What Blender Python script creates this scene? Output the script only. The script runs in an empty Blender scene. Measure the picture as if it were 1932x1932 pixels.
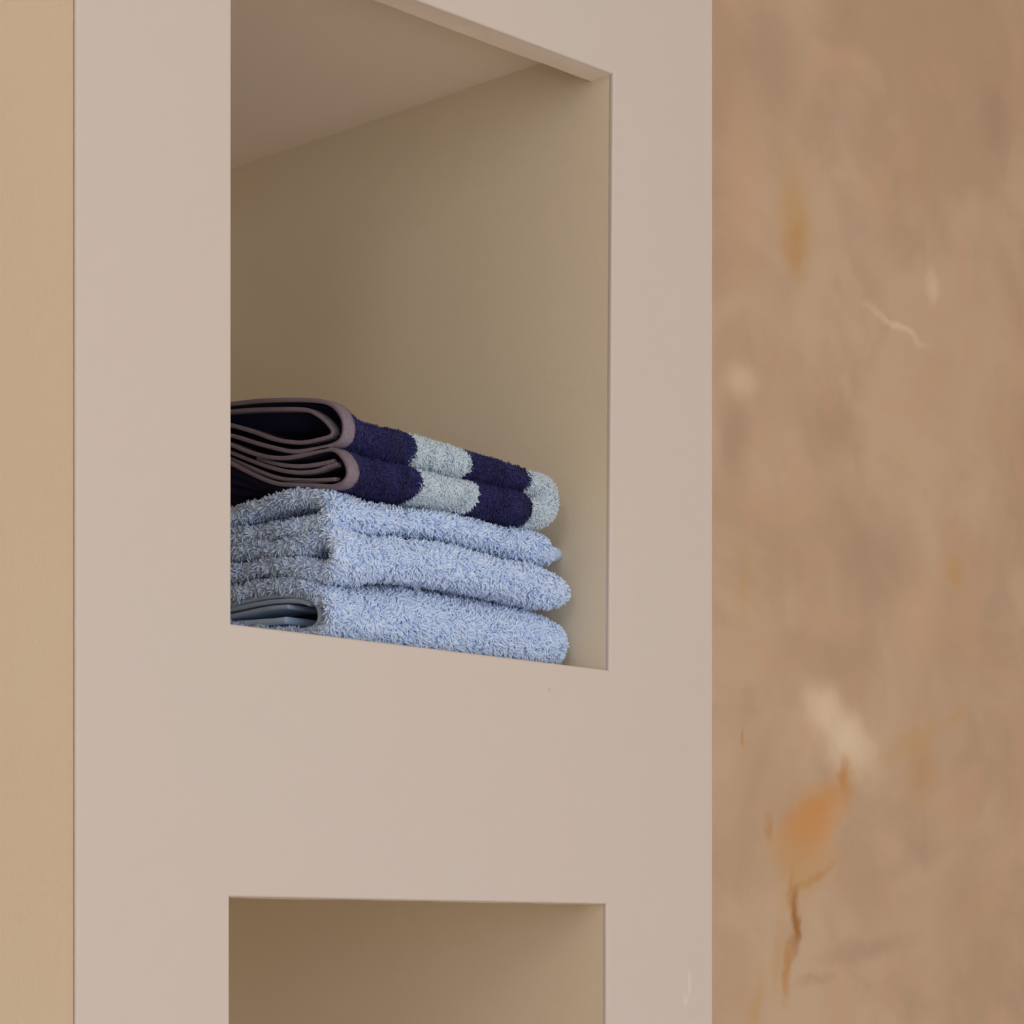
import bpy, math, random
import numpy as np
from mathutils import Vector, Matrix

random.seed(4); RNG = np.random.default_rng(11)
scene = bpy.context.scene
C = scene.collection

# ------------------------------------------------------------------ camera
FPX, PX, PY, SZ = 4700.0, 966.0, 1791.0, 1932.0      # focal length and principal point in pixels
TH = math.atan((5500 - PX) / FPX)                    # angle between view direction and the shelf front
F = np.array([math.cos(TH), math.sin(TH), 0.0])
R = np.array([math.sin(TH), -math.cos(TH), 0.0])
U = np.array([0, 0, 1.0])
def ray(x, y): return F + R * ((x - PX) / FPX) + U * ((PY - y) / FPX)
EYE = 1.50
d0 = ray(1149, 1264); T0 = 2.25
CAM = -T0 * d0; CAM[2] = EYE                          # the right end of the upper sill stands at x = 0, y = 0
cam = bpy.data.cameras.new('camera'); camo = bpy.data.objects.new('camera', cam); C.objects.link(camo)
camo.location = CAM
camo.rotation_euler = (math.pi / 2, 0, TH - math.pi / 2)
cam.sensor_width = 36; cam.sensor_fit = 'HORIZONTAL'; cam.lens = FPX / SZ * 36
cam.shift_y = (PY - SZ / 2) / SZ; cam.clip_start = 0.02
scene.camera = camo

def onY(x, y, Y=0.0):
    d = ray(x, y); t = (Y - CAM[1]) / d[1]; p = CAM + t * d; return p
def onX(x, y, X):
    d = ray(x, y); t = (X - CAM[0]) / d[0]; p = CAM + t * d; return p

# ------------------------------------------------------------------ light
RX0, RX1, RY0, RY1, RH = -3.7, 2.6, -3.9, 0.80, 3.8   # the room
w = bpy.data.worlds.new('world'); scene.world = w; w.use_nodes = True
w.node_tree.nodes['Background'].inputs[0].default_value = (0.85, 0.9, 1.0, 1)
w.node_tree.nodes['Background'].inputs[1].default_value = 0.6
def area(name, loc, rot, sx, sy, energy, col):
    l = bpy.data.lights.new(name, 'AREA'); l.shape = 'RECTANGLE'; l.size = sx; l.size_y = sy
    l.energy = energy; l.color = col
    o = bpy.data.objects.new(name, l); C.objects.link(o); o.location = loc; o.rotation_euler = rot
    return o
WX0, WX1, WZ0, WZ1 = -2.7, 0.5, 0.12, 2.75           # window in the wall opposite the shelf
area('window_daylight', ((WX0 + WX1) / 2, RY0 - 0.10, (WZ0 + WZ1) / 2), (math.pi / 2, 0, 0), WX1 - WX0, WZ1 - WZ0, 92, (1.0, 0.99, 0.975))
VY0, VY1, VZ0, VZ1 = -3.0, -2.0, 2.4, 3.4              # second, high window in the left wall
area('side_window_daylight', (RX0 - 0.10, (VY0 + VY1) / 2, (VZ0 + VZ1) / 2), (math.pi / 2, 0, -math.pi / 2), VY1 - VY0, VZ1 - VZ0, 20, (1.0, 0.99, 0.975))
vs = scene.view_settings
vs.view_transform = 'Standard'; vs.look = 'None'; vs.gamma = 1; vs.use_curve_mapping = False
vs.exposure = 0.0
scene.cycles.max_bounces = 14; scene.cycles.diffuse_bounces = 10; scene.cycles.transmission_bounces = 10

# ------------------------------------------------------------------ helpers
def srgb(r, g, b):
    f = lambda c: (c / 255 / 12.92) if c / 255 <= 0.04045 else ((c / 255 + 0.055) / 1.055) ** 2.4
    return (f(r), f(g), f(b), 1)
class NT:
    """small node builder"""
    def __init__(s, name, rough=0.8):
        s.m = bpy.data.materials.new(name); s.m.use_nodes = True; s.t = s.m.node_tree
        s.b = s.t.nodes['Principled BSDF']; s.b.inputs['Roughness'].default_value = rough
        s.b.inputs['Specular IOR Level'].default_value = 0.25
    def n(s, typ, **kw):
        o = s.t.nodes.new(typ)
        for k, v in kw.items(): setattr(o, k, v)
        return o
    def l(s, a, b): s.t.links.new(a, b)
    def math(s, op, a, b=None, clamp=False):
        o = s.n('ShaderNodeMath', operation=op); o.use_clamp = clamp
        for i, v in enumerate((a, b)):
            if v is None: continue
            if isinstance(v, (int, float)): o.inputs[i].default_value = v
            else: s.l(v, o.inputs[i])
        return o.outputs[0]
    def mix(s, fac, a, b):
        o = s.n('ShaderNodeMix', data_type='RGBA')
        for i, v in ((0, fac), (6, a), (7, b)):
            if isinstance(v, (int, float, tuple)): o.inputs[i].default_value = v
            else: s.l(v, o.inputs[i])
        return o.outputs[2]
    def noise(s, vec, scale, detail=4, rough=0.55, dist=0.0):
        o = s.n('ShaderNodeTexNoise'); o.inputs['Scale'].default_value = scale; o.inputs['Detail'].default_value = detail
        o.inputs['Roughness'].default_value = rough; o.inputs['Distortion'].default_value = dist
        if vec is not None: s.l(vec, o.inputs['Vector'])
        return o
    def bump(s, h, strength, dist):
        o = s.n('ShaderNodeBump'); o.inputs['Strength'].default_value = strength; o.inputs['Distance'].default_value = dist
        s.l(h, o.inputs['Height']); s.l(o.outputs[0], s.b.inputs['Normal'])
    def ramp(s, v, a, b):
        o = s.n('ShaderNodeMapRange', interpolation_type='SMOOTHSTEP')
        o.inputs[1].default_value = a; o.inputs[2].default_value = b
        s.l(v, o.inputs[0]); return o.outputs[0]

def paint(name, ca, cb, grain_scale, grain, rough=0.7, patch=2.2, scuff=None):
    k = NT(name, rough); tc = k.n('ShaderNodeTexCoord').outputs['Object']
    a = k.noise(tc, patch, 3).outputs[0]
    col = k.mix(k.ramp(a, 0.35, 0.65), ca, cb)
    if scuff:                                            # small pale smears where filler shows through
        for (x, z, rx, rz, cs) in scuff:
            m = k.n('ShaderNodeMapping'); m.vector_type = 'TEXTURE'; m.inputs['Location'].default_value = (x, 0, z); m.inputs['Scale'].default_value = (rx, 1, rz)
            k.l(tc, m.inputs['Vector']); ln = k.n('ShaderNodeVectorMath', operation='LENGTH'); k.l(m.outputs[0], ln.inputs[0])
            col = k.mix(k.ramp(ln.outputs['Value'], 1.2, 0.5), col, cs)
    k.l(col, k.b.inputs['Base Color'])
    g = k.noise(tc, grain_scale, 3, 0.6).outputs[0]
    k.bump(g, grain, 0.001)
    return k.m

M = {}
_s1, _s2, _s3 = onY(1301, 1856), onY(1293, 1886), onY(1036, 1301)
M['front'] = paint('smooth_rose_beige_paint', srgb(188, 180, 173), srgb(190, 179, 172), 900, 0.05, 0.6, scuff=[
    (_s1[0], _s1[2], 0.0028, 0.014, srgb(197, 187, 180)), (_s2[0], _s2[2], 0.0048, 0.007, srgb(197, 187, 180)), (_s3[0], _s3[2], 0.002, 0.002, srgb(174, 164, 156))])
M['side'] = paint('rollered_sand_paint', srgb(229, 219, 200), srgb(228, 216, 197), 420, 0.35, 0.85)
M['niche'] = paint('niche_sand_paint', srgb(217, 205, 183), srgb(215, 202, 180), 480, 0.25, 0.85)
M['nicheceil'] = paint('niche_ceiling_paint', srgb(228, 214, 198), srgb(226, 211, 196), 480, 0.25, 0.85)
M['gap'] = paint('dark_joint_filler', srgb(150, 122, 100), srgb(146, 118, 98), 300, 0.1)
M['room'] = paint('room_plaster', srgb(223, 218, 211), srgb(221, 215, 208), 300, 0.15)
M['ceilpaint'] = paint('ceiling_paint', srgb(238, 232, 225), srgb(236, 230, 222), 300, 0.1)
M['floor'] = paint('floor_screed', srgb(222, 216, 209), srgb(218, 211, 203), 60, 0.1, 0.5)
M['white'] = paint('white_lacquer', srgb(235, 232, 226), srgb(232, 228, 222), 300, 0.03, 0.4)

def mesh_np(name, verts, faces, mats, parent=None, smooth=True, midx=None):
    """verts (n,3); faces (m,k) int array with constant k"""
    me = bpy.data.meshes.new(name); verts = np.asarray(verts, np.float32); faces = np.asarray(faces, np.int32)
    n, (m, k) = len(verts), faces.shape
    me.vertices.add(n); me.vertices.foreach_set('co', verts.ravel())
    me.loops.add(m * k); me.loops.foreach_set('vertex_index', faces.ravel())
    me.polygons.add(m); me.polygons.foreach_set('loop_start', np.arange(m, dtype=np.int32) * k)
    try: me.polygons.foreach_set('loop_total', np.full(m, k, np.int32))
    except Exception: pass
    if midx is not None: me.polygons.foreach_set('material_index', np.asarray(midx, np.int32))
    me.polygons.foreach_set('use_smooth', np.full(m, smooth, bool))
    for x in (mats if isinstance(mats, list) else [mats]): me.materials.append(x)
    me.update(calc_edges=True); me.validate()
    o = bpy.data.objects.new(name, me); C.objects.link(o)
    if parent is not None: o.parent = parent
    return o
class Q:
    """collects quads"""
    def __init__(s): s.v = []; s.f = []
    def quad(s, a, b, c, d):
        i = len(s.v); s.v += [tuple(a), tuple(b), tuple(c), tuple(d)]; s.f.append((i, i + 1, i + 2, i + 3))
    def box(s, x0, x1, y0, y1, z0, z1):
        p = [(x, y, z) for z in (z0, z1) for y in (y0, y1) for x in (x0, x1)]
        i = len(s.v); s.v += p
        s.f += [tuple(i + j for j in q) for q in ((0, 2, 3, 1), (4, 5, 7, 6), (0, 1, 5, 4), (2, 6, 7, 3), (0, 4, 6, 2), (1, 3, 7, 5))]
    def grid(s, G):
        G = np.asarray(G); a, b = G.shape[:2]; i = len(s.v); s.v += [tuple(p) for p in G.reshape(-1, 3)]
        for u in range(a - 1):
            for v in range(b - 1):
                s.f.append((i + u * b + v, i + u * b + v + 1, i + (u + 1) * b + v + 1, i + (u + 1) * b + v))
    def build(s, name, mat, parent=None, smooth=False):
        return mesh_np(name, s.v, s.f, mat, parent, smooth)
def tag(o, label=None, cat=None, kind=None, group=None):
    if label: o['label'] = label
    if cat: o['category'] = cat
    if kind: o['kind'] = kind
    if group: o['group'] = group
    return o
def empty(name, loc=(0, 0, 0)):
    o = bpy.data.objects.new(name, None); C.objects.link(o); o.location = loc; o.empty_display_size = 0.1; return o

# ------------------------------------------------------------------ room shell
q = Q(); q.box(RX0, RX1, RY0, RY1, -0.1, 0); tag(q.build('floor', M['floor']), 'plain beige screed floor below the shelf', 'floor', 'structure')
q = Q(); q.box(RX0, RX1, RY0, RY1, RH, RH + 0.1); tag(q.build('ceiling', M['ceilpaint']), 'plain pale ceiling above the shelf', 'ceiling', 'structure')
q = Q(); xb = RX0 - 0.2
q.box(xb, RX0, RY0, VY0, 0, RH); q.box(xb, RX0, VY1, RY1, 0, RH); q.box(xb, RX0, VY0, VY1, 0, VZ0); q.box(xb, RX0, VY0, VY1, VZ1, RH); tag(q.build('wall_left', M['room']), 'plain plaster wall left of the shelf', 'wall', 'structure')
q = Q(); q.box(RX1, RX1 + 0.1, RY0, RY1, 0, RH); tag(q.build('wall_right', M['room']), 'plain plaster wall right of the shelf', 'wall', 'structure')
q = Q(); yb = RY0 - 0.2
q.box(RX0, WX0, yb, RY0, 0, RH); q.box(WX1, RX1, yb, RY0, 0, RH); q.box(WX0, WX1, yb, RY0, 0, WZ0); q.box(WX0, WX1, yb, RY0, WZ1, RH)
tag(q.build('wall_front', M['room']), 'plain plaster wall with the window opposite the shelf', 'wall', 'structure')
win = tag(empty('window_1', (WX0, RY0, WZ0)), 'wide white framed window facing the shelf', 'window', 'structure')
for (a, b, c, d_) in ((0, 0.05, 0, WZ1 - WZ0), (WX1 - WX0 - 0.05, WX1 - WX0, 0, WZ1 - WZ0), (0.05, WX1 - WX0 - 0.05, 0, 0.05),
                      (0.05, WX1 - WX0 - 0.05, WZ1 - WZ0 - 0.05, WZ1 - WZ0)):
    q = Q(); q.box(a, b, -0.09, -0.03, c, d_); q.build('window_frame', M['white'], win)

win = tag(empty('window_2', (RX0, VY0, VZ0)), 'white framed window in the wall left of the shelf', 'window', 'structure')
for (a, b, c, d_) in ((0, 0.05, 0, VZ1 - VZ0), (VY1 - VY0 - 0.05, VY1 - VY0, 0, VZ1 - VZ0), (0.05, VY1 - VY0 - 0.05, 0, 0.05),
                      (0.05, VY1 - VY0 - 0.05, VZ1 - VZ0 - 0.05, VZ1 - VZ0)):
    q = Q(); q.box(-0.09, -0.03, a, b, c, d_); q.build('window_frame', M['white'], win)

# ------------------------------------------------------------------ back wall: stained marbled plaster
WY = RY1
def plaster_wall():
    k = NT('marbled_tan_plaster', 0.6)
    geo = k.n('ShaderNodeTexCoord').outputs['Object']
    big = k.noise(geo, 3.2, 4, 0.55, 0.9).outputs[0]
    mid = k.noise(geo, 8.0, 4, 0.5, 0.6).outputs[0]
    col = k.mix(k.ramp(big, 0.36, 0.64), srgb(*WCOL[0]), srgb(*WCOL[1]))
    col = k.mix(k.math('MULTIPLY', k.ramp(mid, 0.5, 0.72), 0.55), col, srgb(*WCOL[2]))
    mid2 = k.noise(geo, 6.0, 3, 0.5, 1.2); mp = k.n('ShaderNodeMapping'); mp.inputs['Location'].default_value = (5, 1, 3)
    k.l(geo, mp.inputs['Vector']); k.l(mp.outputs[0], mid2.inputs['Vector'])
    col = k.mix(k.math('MULTIPLY', k.ramp(mid2.outputs[0], 0.52, 0.7), 0.5), col, srgb(*WCOL[3]))
    # warped coordinates for the stains
    wn = k.noise(geo, 16, 3, 0.6)
    sub = k.n('ShaderNodeVectorMath', operation='SUBTRACT'); k.l(wn.outputs[1], sub.inputs[0]); sub.inputs[1].default_value = (0.5, 0.5, 0.5)
    sc = k.n('ShaderNodeVectorMath', operation='SCALE'); k.l(sub.outputs[0], sc.inputs[0]); sc.inputs['Scale'].default_value = 0.05
    ad = k.n('ShaderNodeVectorMath', operation='ADD'); k.l(geo, ad.inputs[0]); k.l(sc.outputs[0], ad.inputs[1])
    wv = ad.outputs[0]
    ppm = FPX / np.dot(onY(1640, 1000, WY) - CAM, F)      # pixels per metre on this wall, upright
    sx = ppm * R[0]
    def blob(col, px, py, rx, ry, rot, colour, fac, soft=0.9):
        c = onY(px, py, WY)
        m = k.n('ShaderNodeMapping'); m.vector_type = 'TEXTURE'
        m.inputs['Location'].default_value = (c[0], WY, c[2]); m.inputs['Rotation'].default_value = (0, math.radians(rot), 0)
        m.inputs['Scale'].default_value = (rx / sx, 1.0, ry / ppm)
        k.l(wv, m.inputs['Vector'])
        ln = k.n('ShaderNodeVectorMath', operation='LENGTH')
        mu = k.n('ShaderNodeVectorMath', operation='MULTIPLY'); mu.inputs[1].default_value = (1, 0, 1)
        k.l(m.outputs[0], mu.inputs[0]); k.l(mu.outputs[0], ln.inputs[0])
        f = k.ramp(ln.outputs['Value'], 1.0 + soft * 0.3, 1.0 - soft)
        return k.mix(k.math('MULTIPLY', f, fac), col, colour)
    for b in STAINS: col = blob(col, *b)
    k.l(col, k.b.inputs['Base Color'])
    k.bump(k.noise(geo, 500, 3, 0.6).outputs[0], 0.2, 0.001)
    return k.m
WCOL = [(194, 167, 141), (205, 181, 155), (184, 161, 139), (207, 172, 146)]
OR, RU, PALE, GREY, OL = srgb(212, 152, 88), srgb(194, 144, 88), srgb(243, 224, 199), srgb(178, 154, 132), srgb(200, 165, 116)
PINK = srgb(214, 180, 154)
STAINS = [
    (1450, 110, 80, 150, 10, GREY, 0.6), (1400, 350, 50, 200, 0, PINK, 0.5), (1500, 410, 40, 110, -8, OL, 0.75), (1500, 470, 28, 60, 0, RU, 0.4),
    (1880, 220, 50, 90, 0, GREY, 0.5), (1560, 800, 90, 60, 0, GREY, 0.45), (1385, 830, 40, 110, 0, GREY, 0.7), (1400, 720, 40, 40, 0, PALE, 0.35),
    (1690, 612, 95, 12, 10, PALE, 0.4), (1760, 545, 16, 40, 0, PALE, 0.4), (1650, 1040, 110, 110, 0, GREY, 0.55), (1800, 1080, 28, 40, 0, OL, 0.8),
    (1405, 1100, 16, 80, 5, OL, 0.4), (1460, 1080, 30, 50, 0, GREY, 0.4), (1560, 1240, 120, 60, 0, GREY, 0.35), (1740, 1160, 60, 120, 20, PINK, 0.5),
    (1590, 1385, 95, 70, 30, PALE, 0.5), (1610, 1395, 60, 50, 0, PALE, 0.35), (1550, 1335, 46, 40, 0, PALE, 0.35), (1720, 1400, 90, 28, -20, OL, 0.55), (1810, 1345, 34, 22, -30, OL, 0.5),
    (1740, 1460, 45, 80, 15, RU, 0.35), (1595, 1460, 18, 48, 8, RU, 0.8), (1545, 1528, 95, 56, -28, OR, 0.75), (1518, 1590, 80, 80, 0, OR, 0.6),
    (1505, 1640, 60, 80, 10, OL, 0.7), (1448, 1565, 9, 40, -10, RU, 0.6), (1540, 1655, 60, 12, -24, RU, 0.55), (1496, 1700, 10, 60, -6, RU, 0.7),
    (1502, 1740, 10, 70, 6, srgb(165, 112, 58), 0.9), (1488, 1820, 9, 80, 9, RU, 0.8), (1470, 1800, 18, 90, 9, OL, 0.5), (1425, 1900, 16, 80, 15, OL, 0.55),
    (1730, 1620, 120, 35, -15, GREY, 0.4), (1640, 1790, 120, 28, -8, GREY, 0.6), (1540, 1850, 50, 14, -5, GREY, 0.5), (1402, 1395, 5, 22, 5, RU, 0.6),
    (1800, 1700, 110, 90, 0, srgb(196, 166, 138), 0.4), (1700, 330, 100, 140, 0, srgb(192, 160, 132), 0.35),
]
q = Q(); q.box(RX0, RX1, WY, WY + 0.1, 0, RH)
tag(q.build('wall_back', plaster_wall()), 'tan marbled plaster wall with rust-orange stains behind the shelf', 'wall', 'structure')

# ------------------------------------------------------------------ built-in shelf column
shelf = tag(empty('shelf_column', (0, 0, 0)), 'rose-beige built-in shelf column with two open square niches', 'shelf')
PL = onY(143, 1200)[0]; PR = onY(1345, 1000)[0]
def o2(x, y): p = onY(x, y); return np.array([p[0], p[2]])
# niche openings as (bottom left, bottom right, top right, top left) on the front face, read as real corners
up = [o2(437, 1177), o2(1149.5, 1264), o2(1157.5, 140), o2(437.5, -131)]
low = [o2(434, 2207), o2(1144, 2200), o2(1144.5, 1706), o2(434, 1692)]
hl = 0.52
for p in low[:2]: p[1] = low[3][1] - hl
BR, FT = 0.0022, 0.027                                 # arris radius, thickness of the front frame
ZTOP = RH
def hole_ring(h, g):                                   # corners pushed outward by g
    bl, br, tr, tl = h
    return [bl + (-g, -g), br + (g, -g), tr + (g, g), tl + (-g, g)]
def p3(p, y): return (p[0], y, p[1])
face = Q()
Hu, Hl = hole_ring(up, BR), hole_ring(low, BR)
L0, R0 = PL + 0.002, PR - 0.002
face.quad((L0, 0, 0), (R0, 0, 0), p3(Hl[1] , 0), p3(Hl[0], 0))
def rect(a, b, c, d): face.quad(p3(a, 0), p3(b, 0), p3(c, 0), p3(d, 0))
A = np.array
rect(A((L0, 0)), Hl[0], Hl[3], A((L0, Hl[3][1])))
rect(Hl[1], A((R0, 0)), A((R0, Hl[2][1])), Hl[2])
rect(A((L0, Hl[3][1])), Hl[3], Hu[0], A((L0, Hu[0][1])))
rect(Hl[3], Hl[2], Hu[1], Hu[0])
rect(Hl[2], A((R0, Hl[2][1])), A((R0, Hu[1][1])), Hu[1])
rect(A((L0, Hu[0][1])), Hu[0], Hu[3], A((L0, Hu[3][1])))
rect(Hu[1], A((R0, Hu[1][1])), A((R0, Hu[2][1])), Hu[2])
face.quad(p3((L0, Hu[3][1]), 0), p3(Hu[3], 0), (Hu[3][0], 0, ZTOP), (L0, 0, ZTOP))
rect(Hu[3], Hu[2], A((Hu[2][0], ZTOP)), A((Hu[3][0], ZTOP)))
face.quad(p3(Hu[2], 0), p3((R0, Hu[2][1]), 0), (R0, 0, ZTOP), (Hu[2][0], 0, ZTOP))
# left edge: small round, then the edge of the facing panel; right edge: round and return
na = 6
def edge_round(x, sgn, rad, ydeep):
    G = [[(x + sgn * rad * math.sin(t), rad * (1 - math.cos(t)), z) for t in np.linspace(0, math.pi / 2, na)] + [(x + sgn * rad, ydeep, z)] for z in (0, ZTOP)]
    face.grid(G if sgn > 0 else G[::-1])
edge_round(L0, -1, 0.002, 0.0024)
edge_round(R0, 1, 0.002, WY)
# reveals of each opening: rounded arris, 27 mm deep, slightly uneven inner edge
def reveals(h, seed):
    rg = np.random.default_rng(seed)
    ring = hole_ring(h, BR); nseg = 60
    names = ['bottom', 'right', 'top', 'left']
    nrm = [np.array((0, 1.0)), np.array((-1.0, 0)), np.array((0, -1.0)), np.array((1.0, 0))]
    for e in range(4):
        a, b = ring[e], ring[(e + 1) % 4]; nv = nrm[e]
        wob = np.convolve(rg.normal(0, 1, nseg + 20), np.hanning(11) / 4, 'same')[10:10 + nseg + 1]
        wob2 = np.convolve(rg.normal(0, 1, nseg + 20), np.hanning(15) / 5, 'same')[10:10 + nseg + 1]
        tv = (b - a) / np.linalg.norm(b - a)
        G = []
        for i in range(nseg + 1):
            s = i / nseg; p = a + (b - a) * s
            # mitre: pull the deep edge in by BR along the run so the corners meet
            row = []
            for t in np.linspace(0, math.pi / 2, 5):
                off = BR * math.sin(t); pp = p + nv * off + tv * off * (1 - 2 * s)
                row.append((pp[0], BR * (1 - math.cos(t)), pp[1]))
            pp = p + nv * BR + tv * BR * (1 - 2 * s)
            if e != 2: G.append(row + [(pp[0], 0.0045, pp[1])]); continue
            endf = min(1, 8 * min(s, 1 - s))
            pm = pp + nv * wob2[i] * 0.0004 * endf
            row.append((pm[0], FT * 0.5, pm[1]))
            pd = pp + nv * wob[i] * 0.0005 * endf
            row.append((pd[0], FT + wob2[i] * 0.0010 * endf, pd[1]))
            row.append((pd[0], FT + wob2[i] * 0.0010 * endf, pd[1] + 0.2))
            G.append(row)
        if e == 2:
            face.grid([g[:5] for g in G]); rev.grid([g[4:] for g in G])
        else: face.grid(G)
rev = Q()
reveals(up, 3); reveals(low, 8)
rev.build('lintel_underside', M['nicheceil'], shelf)  # same paint as the frame, made paler here to brighten the underside
ff = face.build('face_frame', M['front'], shelf, smooth=False)
for p in ff.data.polygons: p.use_smooth = False
# textured side wall of the column with a narrow joint behind the facing panel
SX = PL + 0.0008
q = Q(); q.quad((SX, 0.0042, 0), (SX, 0.0042, ZTOP), (SX, WY, ZTOP), (SX, WY, 0))
q.quad((SX, 0.0042, 0), (SX + 0.004, 0.0042, 0), (SX + 0.004, 0.0042, ZTOP), (SX, 0.0042, ZTOP))
tag(q.build('side_wall', M['side'], shelf), 'rough rollered sand-coloured side of the column')
q = Q(); q.box(SX + 0.0015, SX + 0.01, 0.0020, 0.0050, 0, ZTOP); q.build('joint_strip', M['gap'], shelf)
# niche boxes behind the frame
ND = 0.66
def niche(h, name, lift, label):
    bl, br, tr, tl = h; q = Q(); y0, y1 = 0.0045, ND
    inn = 0.0
    # floor, right, left, back, ceiling (higher than the lintel by lift)
    q.quad((bl[0], y0, bl[1]), (br[0], y0, br[1]), (br[0], y1, br[1]), (bl[0], y1, bl[1]))
    zt = max(tr[1], tl[1]) + lift
    q.quad((br[0], y0 - 0.0, br[1]), (tr[0], y0, zt), (tr[0], y1, zt), (br[0], y1, br[1]))
    q.quad((bl[0], y0, bl[1]), (bl[0], y1, bl[1]), (tl[0], y1, zt), (tl[0], y0, zt))
    q.quad((bl[0], y1, bl[1]), (br[0], y1, br[1]), (tr[0], y1, zt), (tl[0], y1, zt))
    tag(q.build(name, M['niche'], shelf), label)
    q = Q(); q.quad((tl[0], y0, zt), (tl[0], y1, zt), (tr[0], y1, zt), (tr[0], y0, zt))
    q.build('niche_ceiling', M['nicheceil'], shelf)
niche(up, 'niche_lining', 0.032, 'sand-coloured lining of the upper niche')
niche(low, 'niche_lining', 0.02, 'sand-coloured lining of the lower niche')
ZS = up[1][1]                                            # niche floor
ZSL = up[0][1]
print('opening', up, 'low', low, 'PL PR', PL, PR, 'cam', CAM, 'floor z', ZS, ZSL)

# ------------------------------------------------------------------ towels
def terry(name, ca, cb, rough=0.95, sheen=0.3):
    k = NT(name, rough); at = k.n('ShaderNodeAttribute'); at.attribute_name = 'tuft_var'
    k.l(k.mix(at.outputs['Fac'], ca, cb), k.b.inputs['Base Color'])
    k.b.inputs['Specular IOR Level'].default_value = 0.15
    k.b.inputs['Sheen Weight'].default_value = sheen; k.b.inputs['Sheen Roughness'].default_value = 0.5
    tr = k.n('ShaderNodeBsdfTranslucent'); k.l(k.mix(at.outputs['Fac'], ca, cb), tr.inputs['Color'])   # light seeps through the loose yarn
    mx = k.n('ShaderNodeMixShader'); mx.inputs[0].default_value = 0.25
    k.l(k.b.outputs[0], mx.inputs[1]); k.l(tr.outputs[0], mx.inputs[2])
    k.l(mx.outputs[0], k.t.nodes['Material Output'].inputs['Surface'])
    return k.m
def cloth(name, ca, cb, sc=700):
    k = NT(name, 0.9); tc = k.n('ShaderNodeTexCoord').outputs['Object']
    a = k.noise(tc, 350, 3).outputs[0]
    k.l(k.mix(a, ca, cb), k.b.inputs['Base Color'])
    wv = k.n('ShaderNodeTexWave', wave_type='BANDS', bands_direction='DIAGONAL'); wv.inputs['Scale'].default_value = sc; wv.inputs['Distortion'].default_value = 1.0
    k.l(tc, wv.inputs['Vector']); k.bump(wv.outputs['Fac'], 0.6, 0.0006)
    k.l(k.mix(k.math('ADD', k.math('MULTIPLY', a, 0.5), k.math('MULTIPLY', wv.outputs['Fac'], 0.5)), ca, cb), k.b.inputs['Base Color'])
    return k.m
M['blue'] = terry('sky_blue_terry', srgb(206, 227, 255), srgb(222, 237, 255))
M['bluebase'] = cloth('sky_blue_ground_weave', srgb(188, 216, 251), srgb(193, 219, 252))
M['bluehem'] = cloth('sky_blue_hem_twill', srgb(160, 180, 208), srgb(172, 192, 218), 390)
M['navy'] = terry('navy_terry', srgb(30, 30, 90), srgb(50, 51, 122), sheen=0.15)
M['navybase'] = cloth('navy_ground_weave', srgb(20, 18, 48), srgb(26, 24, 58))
M['ice'] = terry('ice_blue_terry', srgb(200, 217, 231), srgb(222, 235, 245))
M['icebase'] = cloth('ice_blue_ground_weave', srgb(150, 176, 196), srgb(160, 184, 204))
M['tape'] = cloth('mauve_herringbone_tape', srgb(84, 75, 90), srgb(154, 141, 155), 480)

def zc(x, y): return (420 + x / 4.83, 900 + y / 4.83)     # readings taken on enlarged views of the photograph
def zn(x, y): return (420 + x / 4.83, 720 + y / 4.83)

def smooth_resample(P, n, it=3):
    P = np.asarray(P, float)
    for _ in range(it):
        Qp = [P[0]]
        for i in range(len(P) - 1): Qp += [P[i] * 0.75 + P[i + 1] * 0.25, P[i] * 0.25 + P[i + 1] * 0.75]
        Qp.append(P[-1]); P = np.array(Qp)
    s = np.r_[0, np.cumsum(np.linalg.norm(np.diff(P, axis=0), axis=1))]
    t = np.linspace(0, s[-1], n)
    return np.c_[np.interp(t, s, P[:, 0]), np.interp(t, s, P[:, 1])]
def normals2(P):
    T = np.gradient(P, axis=0); T /= np.linalg.norm(T, axis=1)[:, None] + 1e-9
    return np.c_[-T[:, 1], T[:, 0]]
def sstep(x, a, b):
    t = np.clip((x - a) / (b - a), 0, 1); return t * t * (3 - 2 * t)
def curve_xz(px, Y):
    P = np.array([onY(x, y, Y) for x, y in px]); o = np.argsort(P[:, 0]); return P[o, 0], P[o, 2]
_ph = RNG.uniform(0, 6.28, (6, 3)); _kv = RNG.normal(0, 1, (6, 3))
def lumps(P, scale):                                       # smooth pseudo-random field
    v = 0
    for i in range(6): v = v + np.sin((P @ _kv[i]) * scale + _ph[i, 0]) / 6 * 1.6
    return v
def grid_faces(m, n, closed_v):
    nn = n if closed_v else n - 1
    u, v = np.meshgrid(np.arange(m - 1), np.arange(nn), indexing='ij')
    v2 = (v + 1) % n
    return np.stack([u * n + v, u * n + v2, (u + 1) * n + v2, (u + 1) * n + v], -1).reshape(-1, 4)
def vnormals(V, Fq):
    d1 = V[Fq[:, 2]] - V[Fq[:, 0]]; d2 = V[Fq[:, 3]] - V[Fq[:, 1]]; fn = np.cross(d1, d2)
    N = np.zeros_like(V)
    for k in range(Fq.shape[1]): np.add.at(N, Fq[:, k], fn)
    return N / (np.linalg.norm(N, axis=1)[:, None] + 1e-12)

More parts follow.
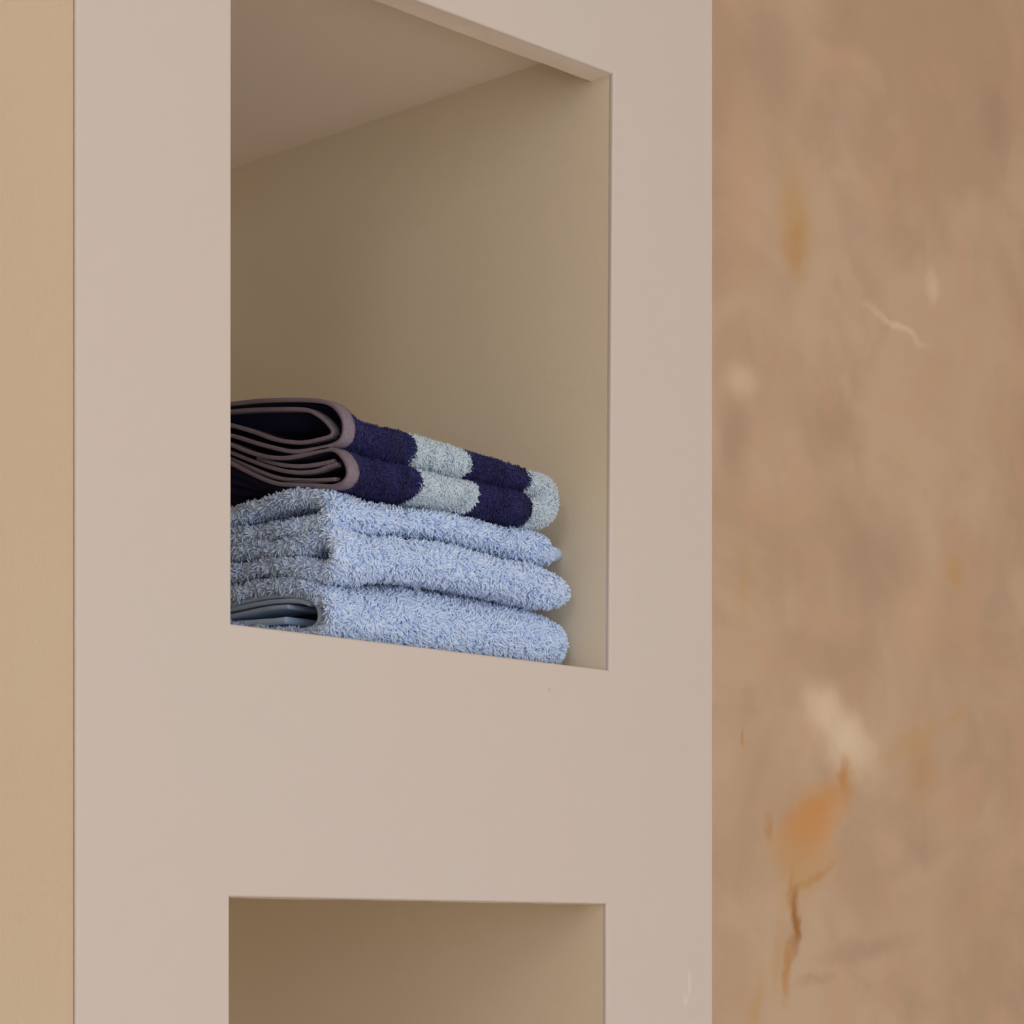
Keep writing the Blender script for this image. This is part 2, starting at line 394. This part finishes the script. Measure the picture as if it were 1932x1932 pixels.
def pile(name, parent, V, Fq, N, density, length, radius, mats, lean=0.5, droop=0.35, sides=4, segs=4, keep=None, matfun=None, seed=1,
         curl=0.5, clump=60.0, zfloor=None, xmax=None):
    rg = np.random.default_rng(seed)
    a, b, c, d = (V[Fq[:, i]] for i in range(4))
    ar = 0.5 * np.linalg.norm(np.cross(c - a, d - b), axis=1)
    if keep is not None: ar = ar * keep
    n = int(ar.sum() * density)
    fi = rg.choice(len(Fq), n, p=ar / ar.sum()); s, t = rg.random(n)[:, None], rg.random(n)[:, None]
    bl = lambda X: (X[Fq[fi, 0]] * (1 - s) * (1 - t) + X[Fq[fi, 1]] * s * (1 - t) + X[Fq[fi, 2]] * s * t + X[Fq[fi, 3]] * (1 - s) * t)
    P, Nn = bl(V), bl(N); Nn /= np.linalg.norm(Nn, axis=1)[:, None] + 1e-9
    rnd = rg.normal(0, 1, (n, 3))
    cl = np.stack([lumps(P, clump), lumps(P + 3.1, clump * 1.1), lumps(P - 2.3, clump * 0.9)], -1) * 1.3
    D = Nn + lean * 0.42 * rnd + lean * 0.85 * cl; D[:, 2] -= droop * 0.5
    # never point back into the cloth
    dn = (D * Nn).sum(1, keepdims=True); D += Nn * np.maximum(0, 0.35 - dn); D /= np.linalg.norm(D, axis=1)[:, None]
    B = rg.normal(0, 0.7, (n, 3)) + cl * 1.5; B -= (B * D).sum(1, keepdims=True) * D; B /= np.linalg.norm(B, axis=1)[:, None] + 1e-9
    Ln = length * rg.uniform(0.65, 1.25, (n, 1)); rd = radius * rg.uniform(0.75, 1.25, (n, 1))
    side = np.cross(D, B)
    rings = []; nr = segs + 1
    prof = np.interp(np.linspace(0, 1, nr), [0, 0.35, 0.75, 1], [0.8, 1.0, 0.85, 0.22])
    cu = curl * rg.uniform(0.3, 1.3, (n, 1))
    for j in range(nr):
        f = j / segs
        ctr = P - Nn * 0.0006 + D * Ln * (f - 0.18 * cu * f * f) + B * Ln * cu * f * f * 0.7
        ctr[:, 2:3] -= droop * Ln * f * f * 0.35
        ring = []
        for kx in range(sides):
            an = 2 * math.pi * kx / sides
            ring.append(ctr + (B * math.cos(an) + side * math.sin(an)) * rd * prof[j])
        rings.append(np.stack(ring, 1))
    W = np.stack(rings, 1)                                  # n, nr, sides, 3
    if zfloor is not None: W[..., 2] = np.maximum(W[..., 2], zfloor)
    if xmax is not None: W[..., 0] = np.minimum(W[..., 0], xmax)
    base = (np.arange(n) * nr * sides)[:, None]
    fl = []
    for j in range(segs):
        for kx in range(sides):
            k2 = (kx + 1) % sides
            fl.append([j * sides + kx, j * sides + k2, (j + 1) * sides + k2, (j + 1) * sides + kx])
    tip = segs * sides
    if sides == 4: fl.append([tip, tip + 1, tip + 2, tip + 3])
    elif sides == 3: fl.append([tip, tip + 1, tip + 2, tip + 2])
    fl = np.array(fl if sides == 4 else fl[:-1])
    Fa = (base[:, :, None] + fl[None]).reshape(-1, 4)
    mi = None
    if matfun is not None: mi = np.repeat(matfun(P), len(fl))
    o = mesh_np(name, W.reshape(-1, 3), Fa, mats, parent, True, mi)
    at = o.data.attributes.new('tuft_var', 'FLOAT', 'POINT')
    at.data.foreach_set('value', np.repeat(rg.random(n), nr * sides).astype(np.float32))
    o['kind'] = 'stuff'
    return o

XL = onY(648, 900, 0.022)[0]                                # the plane in which the towels' near ends lie
print('XL', XL)
def trace(pts): return np.array([onX(x, y, XL)[1:] for x, y in pts])

def sheet(name, parent, cen_px, half, x0, x1, mat, n=70, m=8, round_end=True, remap=None, closed_norm=1):
    """a folded sheet of cloth: traced centre line given thickness and run along the towel"""
    P = smooth_resample(trace(cen_px), n); Nm = normals2(P)
    rows = []
    xs = x0 + (x1 - x0) * np.r_[0, 0.04, 0.12, 0.25, np.linspace(0.4, 1, m - 4)]
    for X in xs:
        s = min(1, (X - x0) / (half * 1.0) + 0.35) if round_end else 1
        s = 0.55 + 0.45 * math.sqrt(max(0, 1 - (1 - s) ** 2)) if round_end else 1
        a, b = P + Nm * half * s, P - Nm * half * s
        L = np.r_[a, b[::-1]]
        rows.append(np.c_[np.full(len(L), X), L])
    V = np.array(rows); mm, nn = V.shape[:2]; V = V.reshape(-1, 3); Fq = grid_faces(mm, nn, True)
    i = np.arange(n - 1); cap = np.stack([i, i + 1, nn - 2 - i, nn - 1 - i], -1)
    Fq = np.r_[Fq, cap[:, ::-1], cap + (mm - 1) * nn]
    return mesh_np(name, V, Fq, mat, parent), V, Fq

def blue_fold(name, parent, cen_px, half, topc, botc, xr_px, mat, seed, pile_len, floor=False, inset=0.0036, tipless=None):
    n, m = 64, 100
    P = smooth_resample(trace(cen_px), n)
    yF = P[:, 0].min()
    fr = P[:, 0] < yF + 0.035
    zt0, zb0 = P[fr, 1].max(), P[fr, 1].min()
    Yc = yF + 0.012
    tx, tz = curve_xz(topc, Yc); bx, bz = curve_xz(botc, Yc)
    XR = min(onY(xr_px[0], xr_px[1], Yc + 0.012)[0] , -0.003)
    s = np.linspace(0, 1, m); s = 0.5 - 0.5 * np.cos(math.pi * s); s = 0.5 * s + 0.5 * np.linspace(0, 1, m)
    xs = XL + (XR - XL) * s
    rows = []
    for X in xs:
        sl = min(1, (X - XL) / (half * 1.2)); hl_ = half * (0.25 + 0.75 * math.sqrt(max(0, 1 - (1 - sl) ** 2)))
        rc = 0.03; sr = min(1, (XR - X) / rc); cr = math.sqrt(max(0.0, 1 - (1 - sr) ** 2))
        wv = float(sstep(X, XL + 0.002, XL + 0.06))
        a, b = np.interp(X, tx, tz) - inset - half, np.interp(X, bx, bz) + inset + half
        if a - b < 0.004: mid = (a + b) / 2; a, b = mid + 0.002, mid - 0.002
        zt, zb = zt0 * (1 - wv) + a * wv, zb0 * (1 - wv) + b * wv
        Q2 = P.copy(); Q2[:, 1] = zb + (P[:, 1] - zb0) * (zt - zb) / (zt0 - zb0)
        # keep the arms from fanning where the roll is squeezed
        Q2[:, 0] += 0.022 * (1 - cr)
        h = min(hl_, half * (0.3 + 0.7 * cr))
        Nm = normals2(Q2)
        L = np.r_[Q2 + Nm * h, (Q2 - Nm * h)[::-1]]
        rows.append(np.c_[np.full(len(L), X), L])
    V = np.array(rows); mm, nn = V.shape[:2]; V = V.reshape(-1, 3)
    Fq = grid_faces(mm, nn, True)
    i = np.arange(n - 1); cap = np.stack([i, i + 1, nn - 2 - i, nn - 1 - i], -1)
    Fq = np.r_[Fq, cap[:, ::-1], cap + (mm - 1) * nn]
    N = vnormals(V, Fq)
    # make the normals point outward from the cloth thickness
    Vg = V.reshape(mm, nn, 3); Ng = N.reshape(mm, nn, 3)
    opp = Vg[:, ::-1]; sgn = np.sign(((Vg - opp) * Ng).sum(-1)).mean()
    if sgn < 0: Fq = Fq[:, ::-1]; N = -N
    Vn = V + N * (lumps(V, 55)[:, None] * 0.0012 + lumps(V, 150)[:, None] * 0.0005)
    V = Vn
    if floor: V[:, 2] = np.maximum(V[:, 2], ZF + 0.0008)
    body = mesh_np('terry_ground', V, Fq, mat[0], parent)
    ctr = V[Fq].mean(1); fN = N[Fq].mean(1)
    toc = CAM - ctr; toc /= np.linalg.norm(toc, axis=1)[:, None]
    vis = (fN * toc).sum(1)
    keep = ((ctr[:, 1] < yF + 0.17) & (vis > -0.55)).astype(float)
    vi = np.tile(np.r_[np.zeros(n), np.ones(n)], mm)          # which side of the sheet
    # inner side of the fold only shows near the open end
    cy = P[:, 0].mean(); inner = None
    sideA = Fq[:, 0] % nn < n
    mA = V[Fq][sideA, :, 1].min(); mB = V[Fq][~sideA, :, 1].min()
    innerF = ~sideA if mA < mB else sideA
    keep[innerF & (ctr[:, 0] > XL + 0.05)] = 0; keep[innerF] *= 0.75
    if tipless: keep[ctr[:, 0] > XR - tipless] *= 0.25
    pile('terry_pile', parent, V, Fq, N, DENS, pile_len, 0.00102, [mat[1]], lean=0.75, droop=0.4, keep=keep, seed=seed, curl=0.85, clump=330,
         zfloor=(ZF + 0.0005) if floor else None, xmax=-0.001)
    return body, XR, Yc

DENS = 480000
ZF = max(ZS, ZSL)
bluem = (M['bluebase'], M['blue'])
G = 'blue bath towels in the upper niche'
# bottom blue towel
t3 = tag(empty('bath_towel', (XL + 0.15, 0.1, ZF)), 'sky-blue terry towel lying on the niche floor with its hem showing', 'towel', None, G)
bpy.context.view_layer.update()
def part_parent(t):
    return t
def blue_towel(t, cen, top, bot, xr, seed, **kw):
    r = blue_fold('x', t, cen, 0.0052, top, bot, xr, bluem, seed, 0.0056, **kw)
    return r
C_top = [(560, 1092), (640, 1100), (700, 1096), (760, 1099), (850, 1111), (950, 1131), (1030, 1148), (1052, 1153), (1066, 1168), (1077, 1195)]
C_bot = [(560, 1215), (640, 1225), (760, 1240), (900, 1257), (1000, 1268), (1050, 1262), (1068, 1235), (1077, 1205)]
B_top = [(560, 1000), (625, 1008), (680, 1011), (740, 1010), (830, 1021), (900, 1042), (960, 1055), (1000, 1063), (1035, 1080), (1060, 1100), (1070, 1120)]
B_bot = C_top[:6] + [(1030, 1148), (1050, 1146), (1066, 1135), (1070, 1126)]
A_top = [(560, 915), (600, 920), (640, 935), (700, 947), (760, 952), (830, 962), (900, 974), (960, 985), (1005, 1001), (1030, 1018), (1045, 1035), (1049, 1045)]
A_bot = B_top[:7] + [(1000, 1063), (1022, 1070), (1040, 1064), (1049, 1050)]
cenC = [zc(*p) for p in ((-260, 1130), (80, 1075), (300, 1000), (500, 975), (700, 990), (830, 1035), (925, 1110), (968, 1210), (960, 1320), (900, 1410), (800, 1455), (500, 1440), (80, 1400), (-260, 1360))]
cenB = [zc(*p) for p in ((-260, 690), (80, 655), (300, 640), (500, 640), (700, 615), (830, 545), (955, 500), (1030, 620), (1025, 760), (970, 860), (850, 855), (700, 810), (500, 790), (300, 810), (80, 860), (-260, 930))]
cenA = [zc(*p) for p in ((-260, 450), (80, 350), (300, 270), (500, 205), (700, 160), (850, 155), (945, 200), (975, 300), (930, 385), (800, 425), (640, 450), (450, 480), (250, 510), (80, 545), (-260, 600))]
def bt(label, loc):
    return tag(empty('bath_towel', loc), label, 'towel', None, G)
ORG = empty
def towel_root(name, label, cat, group):
    o = empty(name, (0, 0, 0)); tag(o, label, cat, None, group); return o
bpy.data.objects.remove(t3)
tC = towel_root('bath_towel', 'bottom sky-blue terry towel on the niche floor, its woven hem showing in the fold', 'towel', G)
tB = towel_root('bath_towel', 'middle sky-blue terry towel between the two other blue ones', 'towel', G)
tA = towel_root('bath_towel', 'upper sky-blue terry towel directly under the navy striped towel', 'towel', G)
_, xrC, _ = blue_towel(tC, cenC, C_top, C_bot, (1086, 1200), 21, floor=True)
_, xrB, _ = blue_towel(tB, cenB, B_top, B_bot, (1050, 1123), 22)
_, xrA, ycA = blue_towel(tA, cenA, A_top, A_bot, (1022, 1045), 23)
# woven hems in the open fold of the bottom towel
for pts, x1 in (([(-260, 1215), (80, 1155), (350, 1090), (600, 1072), (760, 1100), (842, 1160), (866, 1250), (850, 1340), (780, 1385), (600, 1400), (200, 1390)], 0.26),
                ([(-260, 1255), (80, 1200), (350, 1140), (600, 1118), (700, 1130), (770, 1155)], 0.05),
                ([(-260, 1315), (80, 1262), (350, 1200), (500, 1180), (580, 1178)], 0.05)):
    o, _, _ = sheet('woven_hem', tC, [zc(*p) for p in pts], 0.0019, XL + 0.002, XL + x1, M['bluehem'])
    tag(o, 'flat woven grey-blue hem without pile')
o, Vh, Fh = sheet('inner_layer', tC, [zc(*p) for p in ((-260, 1370), (80, 1335), (400, 1315), (540, 1300))], 0.003, XL + 0.004, XL + 0.06, M['bluebase'])

# navy striped towel: folded into a roll, then folded back on itself at the far end
tN = towel_root('striped_towel', 'navy and ice-blue block-striped towel with mauve tape edging on top of the stack', 'towel', None)
upU = [zn(*p) for p in ((-250, 225), (85, 205), (300, 175), (600, 165), (850, 170), (960, 190), (1040, 240), (1092, 320), (1112, 400), (1100, 500), (1060, 555), (980, 590), (850, 615), (700, 640), (600, 635), (450, 600), (300, 560), (90, 490), (-250, 420))]
upI = [zn(*p) for p in ((-250, 290), (90, 265), (300, 250), (600, 245), (760, 250), (860, 300), (940, 370), (1000, 450), (975, 500), (870, 525), (740, 555), (600, 550), (450, 525), (300, 465), (90, 400), (-250, 320))]
loU = [zn(*p) for p in ((-250, 470), (85, 575), (250, 650), (420, 690), (560, 700), (700, 680), (850, 640), (990, 608), (1065, 645), (1130, 740), (1152, 830), (1120, 915), (1020, 960), (900, 950), (600, 940), (480, 930), (350, 880), (200, 810), (85, 745), (-250, 620))]
lo1 = [zn(*p) for p in ((-250, 540), (85, 650), (250, 720), (400, 775), (550, 815), (700, 830), (850, 815), (960, 770), (1030, 748))]
lo2 = [zn(*p) for p in ((-250, 590), (85, 715), (300, 812), (450, 868), (560, 892), (800, 903), (1020, 888))]
lo3 = [zn(*p) for p in ((300, 690), (450, 742), (600, 768), (720, 770), (850, 755), (1000, 722))]
n = 60
Pu = smooth_resample(trace(upU), n); Pl = smooth_resample(trace(loU), n)[::-1]
top_px = [(560, 752), (605, 754), (640, 766), (672, 788), (700, 796), (782, 816), (890, 850), (960, 872), (1003, 886)]
cre_px = [(560, 842), (640, 848), (715, 867), (780, 882), (890, 907), (960, 924), (1003, 937)]
bot_px = [(560, 915), (635, 922), (715, 936), (780, 946), (890, 970), (960, 988), (1003, 998)]
yFn = Pu[:, 0].min(); Ycn = yFn + 0.012
cx_ = onY(1003, 937, Ycn)[0]; XE = min(onY(1053, 945, Ycn + 0.01)[0], -0.008)
def cv(px): x, z = curve_xz(px, Ycn); return lambda X: np.interp(X, x, z)
ft, fc, fb = cv(top_px), cv(cre_px), cv(bot_px)
INS = 0.0022
# canonical fold section: a from 1 (outer) to 0 (crease); y from back to front to back
Dp = 0.13
def canonical(H):
    ta = np.linspace(0, math.pi, 60); e = np.c_[yFn + 0.0 + 0.021 * (1 - np.sin(ta)), 0.5 + 0.5 * np.cos(ta)]
    e = np.r_[[[yFn + Dp, 1.0]], e, [[yFn + Dp, 0.0]]]
    e2 = e.copy(); e2[:, 1] *= H
    s_ = np.r_[0, np.cumsum(np.linalg.norm(np.diff(e2, axis=0), axis=1))]; t_ = np.linspace(0, s_[-1], n)
    return np.c_[np.interp(t_, s_, e[:, 0]), np.interp(t_, s_, e[:, 1])]
can = canonical(0.03)
rows = []
xsn = np.r_[np.linspace(XL, XL + 0.05, 26)[:-1], np.linspace(XL + 0.05, cx_, 50)]
def sec_upper(X):
    f = Pu[:, 0] < yFn + 0.03; z0, z1 = Pu[f, 1].min(), Pu[f, 1].max()
    wv = float(sstep(X, XL + 0.004, XL + 0.045)); zl, zh = fc(X) + INS * 0.3, ft(X) - INS
    tr = np.c_[Pu[:, 0], (Pu[:, 1] - z0) / (z1 - z0)]
    wz = float(sstep(X, XL, XL + 0.03)); zl = z0 * (1 - wz) + zl * wz; zh = z1 * (1 - wz) + zh * wz
    p = tr * (1 - wv) + can * wv
    return np.c_[np.full(n, X), p[:, 0], zl + p[:, 1] * (zh - zl)]
def sec_lower(X):
    f = Pl[:, 0] < yFn + 0.03; z0, z1 = Pl[f, 1].min(), Pl[f, 1].max()
    wv = float(sstep(X, XL + 0.004, XL + 0.045)); zl, zh = fb(X) + INS, fc(X) - INS * 0.3
    tr = np.c_[Pl[:, 0], (z1 - Pl[:, 1]) / (z1 - z0)]
    wz = float(sstep(X, XL, XL + 0.03)); zl = z0 * (1 - wz) + zl * wz; zh = z1 * (1 - wz) + zh * wz
    p = tr * (1 - wv) + can * wv
    return np.c_[np.full(n, X), p[:, 0], zh - p[:, 1] * (zh - zl)]
for X in xsn: rows.append(sec_upper(X))
up_end, lo_end = sec_upper(cx_), sec_lower(cx_); zcr = fc(cx_); RX = XE - cx_ - INS
for th in np.linspace(0, math.pi, 28)[1:-1]:
    a = can[:, 1]
    ru, rl = up_end[:, 2] - zcr, zcr - lo_end[:, 2]
    zz = ru * max(math.cos(th), 0) - rl * max(-math.cos(th), 0)
    rows.append(np.c_[cx_ + RX * a * math.sin(th), can[:, 0] + 0.012 * math.sin(th) ** 2 * a, zcr + zz])
for X in xsn[::-1]: rows.append(sec_lower(X))
V = np.array(rows); mm = len(V); V = V.reshape(-1, 3)
Fq = grid_faces(mm, n, False); N = vnormals(V, Fq)
fr = V[:, 1] < yFn + 0.006
if N[fr, 1].mean() > 0: Fq = Fq[:, ::-1]; N = -N
V = V + N * (lumps(V, 60)[:, None] * 0.0008)
# stripes across the towel, at the places where the weave changes colour
def stripe_edges(pxs): return [onY(x, y, yFn)[0] for x, y in pxs]
EU = stripe_edges([(781, 850), (893, 878), (1001, 912)]); EL = stripe_edges([(793, 912), (905, 938), (1003, 968)])
def stripe(P):
    up_ = P[:, 2] > fc(np.minimum(P[:, 0], cx_))
    X = P[:, 0]
    e = [np.where(up_, EU[i], EL[i]) for i in range(3)]
    return (((X > e[0]) & (X < e[1])) | (X > e[2])).astype(int)
ctr = V[Fq].mean(1)
Vin = V - N * 0.0035                                           # inner face of the cloth
body = mesh_np('terry_ground', np.r_[V, Vin], np.r_[Fq, Fq[:, ::-1] + len(V)], [M['navybase'], M['icebase']], tN, True, np.r_[stripe(ctr), stripe(ctr)])
fN = N[Fq].mean(1); toc = CAM - ctr; toc /= np.linalg.norm(toc, axis=1)[:, None]
keep = (((fN * toc).sum(1) > -0.55) & (ctr[:, 1] < yFn + 0.10) & (ctr[:, 0] > XL + 0.0105)).astype(float)
isice = stripe(ctr).astype(bool)
pile('navy_pile', tN, V, Fq, N, 1300000, 0.0040, 0.00052, [M['navy']], lean=0.7, droop=0.2, sides=3, segs=3, keep=keep * ~isice, seed=31, curl=0.8, clump=140, xmax=-0.002)
pile('ice_blue_pile', tN, V, Fq, N, 800000, 0.0036, 0.00066, [M['ice']], lean=0.7, droop=0.2, sides=4, segs=3, keep=keep * isice, seed=32, curl=1.1, clump=170, xmax=-0.002)
# inner layers of the fold and the tape bound round every edge
for pts, x1 in ((upI, 0.045), (lo1, 0.11), (lo2, 0.11), (lo3, 0.11)):
    sheet('inner_layer', tN, pts, 0.0017, XL + 0.006, XL + x1, M['navybase'])
for pts, wd in ((upU, 0.011), (upI, 0.009), (loU, 0.011), (lo1, 0.007), (lo2, 0.007), (lo3, 0.005)):
    o, _, _ = sheet('tape_binding', tN, pts, 0.0018, XL - 0.001 if wd > 0.0105 else XL + 0.001, XL + wd, M['tape'], n=110)
    tag(o, 'mauve herringbone tape binding')
# lowest navy layers, added as filler so the gap over the blue towels stays dark
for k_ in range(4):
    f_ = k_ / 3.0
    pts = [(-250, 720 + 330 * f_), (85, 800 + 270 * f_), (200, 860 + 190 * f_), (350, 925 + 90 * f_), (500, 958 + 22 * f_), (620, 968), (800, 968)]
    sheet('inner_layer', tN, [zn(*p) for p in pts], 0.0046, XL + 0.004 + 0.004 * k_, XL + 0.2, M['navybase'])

# smooth selvedge turned out at the far end of the upper blue towel
pc = onY(1038, 1046, ycA + 0.014); nu, nv_ = 20, 24
ang = [(u, v) for u in np.linspace(0.02, math.pi - 0.02, nu) for v in np.linspace(0, 2 * math.pi, nv_, endpoint=False)]
Vt = np.array([(pc[0] + 0.0095 * math.sin(u) * math.cos(v), pc[1] + 0.012 * math.cos(u), pc[2] + 0.0078 * math.sin(u) * math.sin(v)) for u, v in ang])
tag(mesh_np('selvedge', Vt, grid_faces(nu, nv_, True), M['bluehem'], tA), 'smooth pale selvedge at the far end')
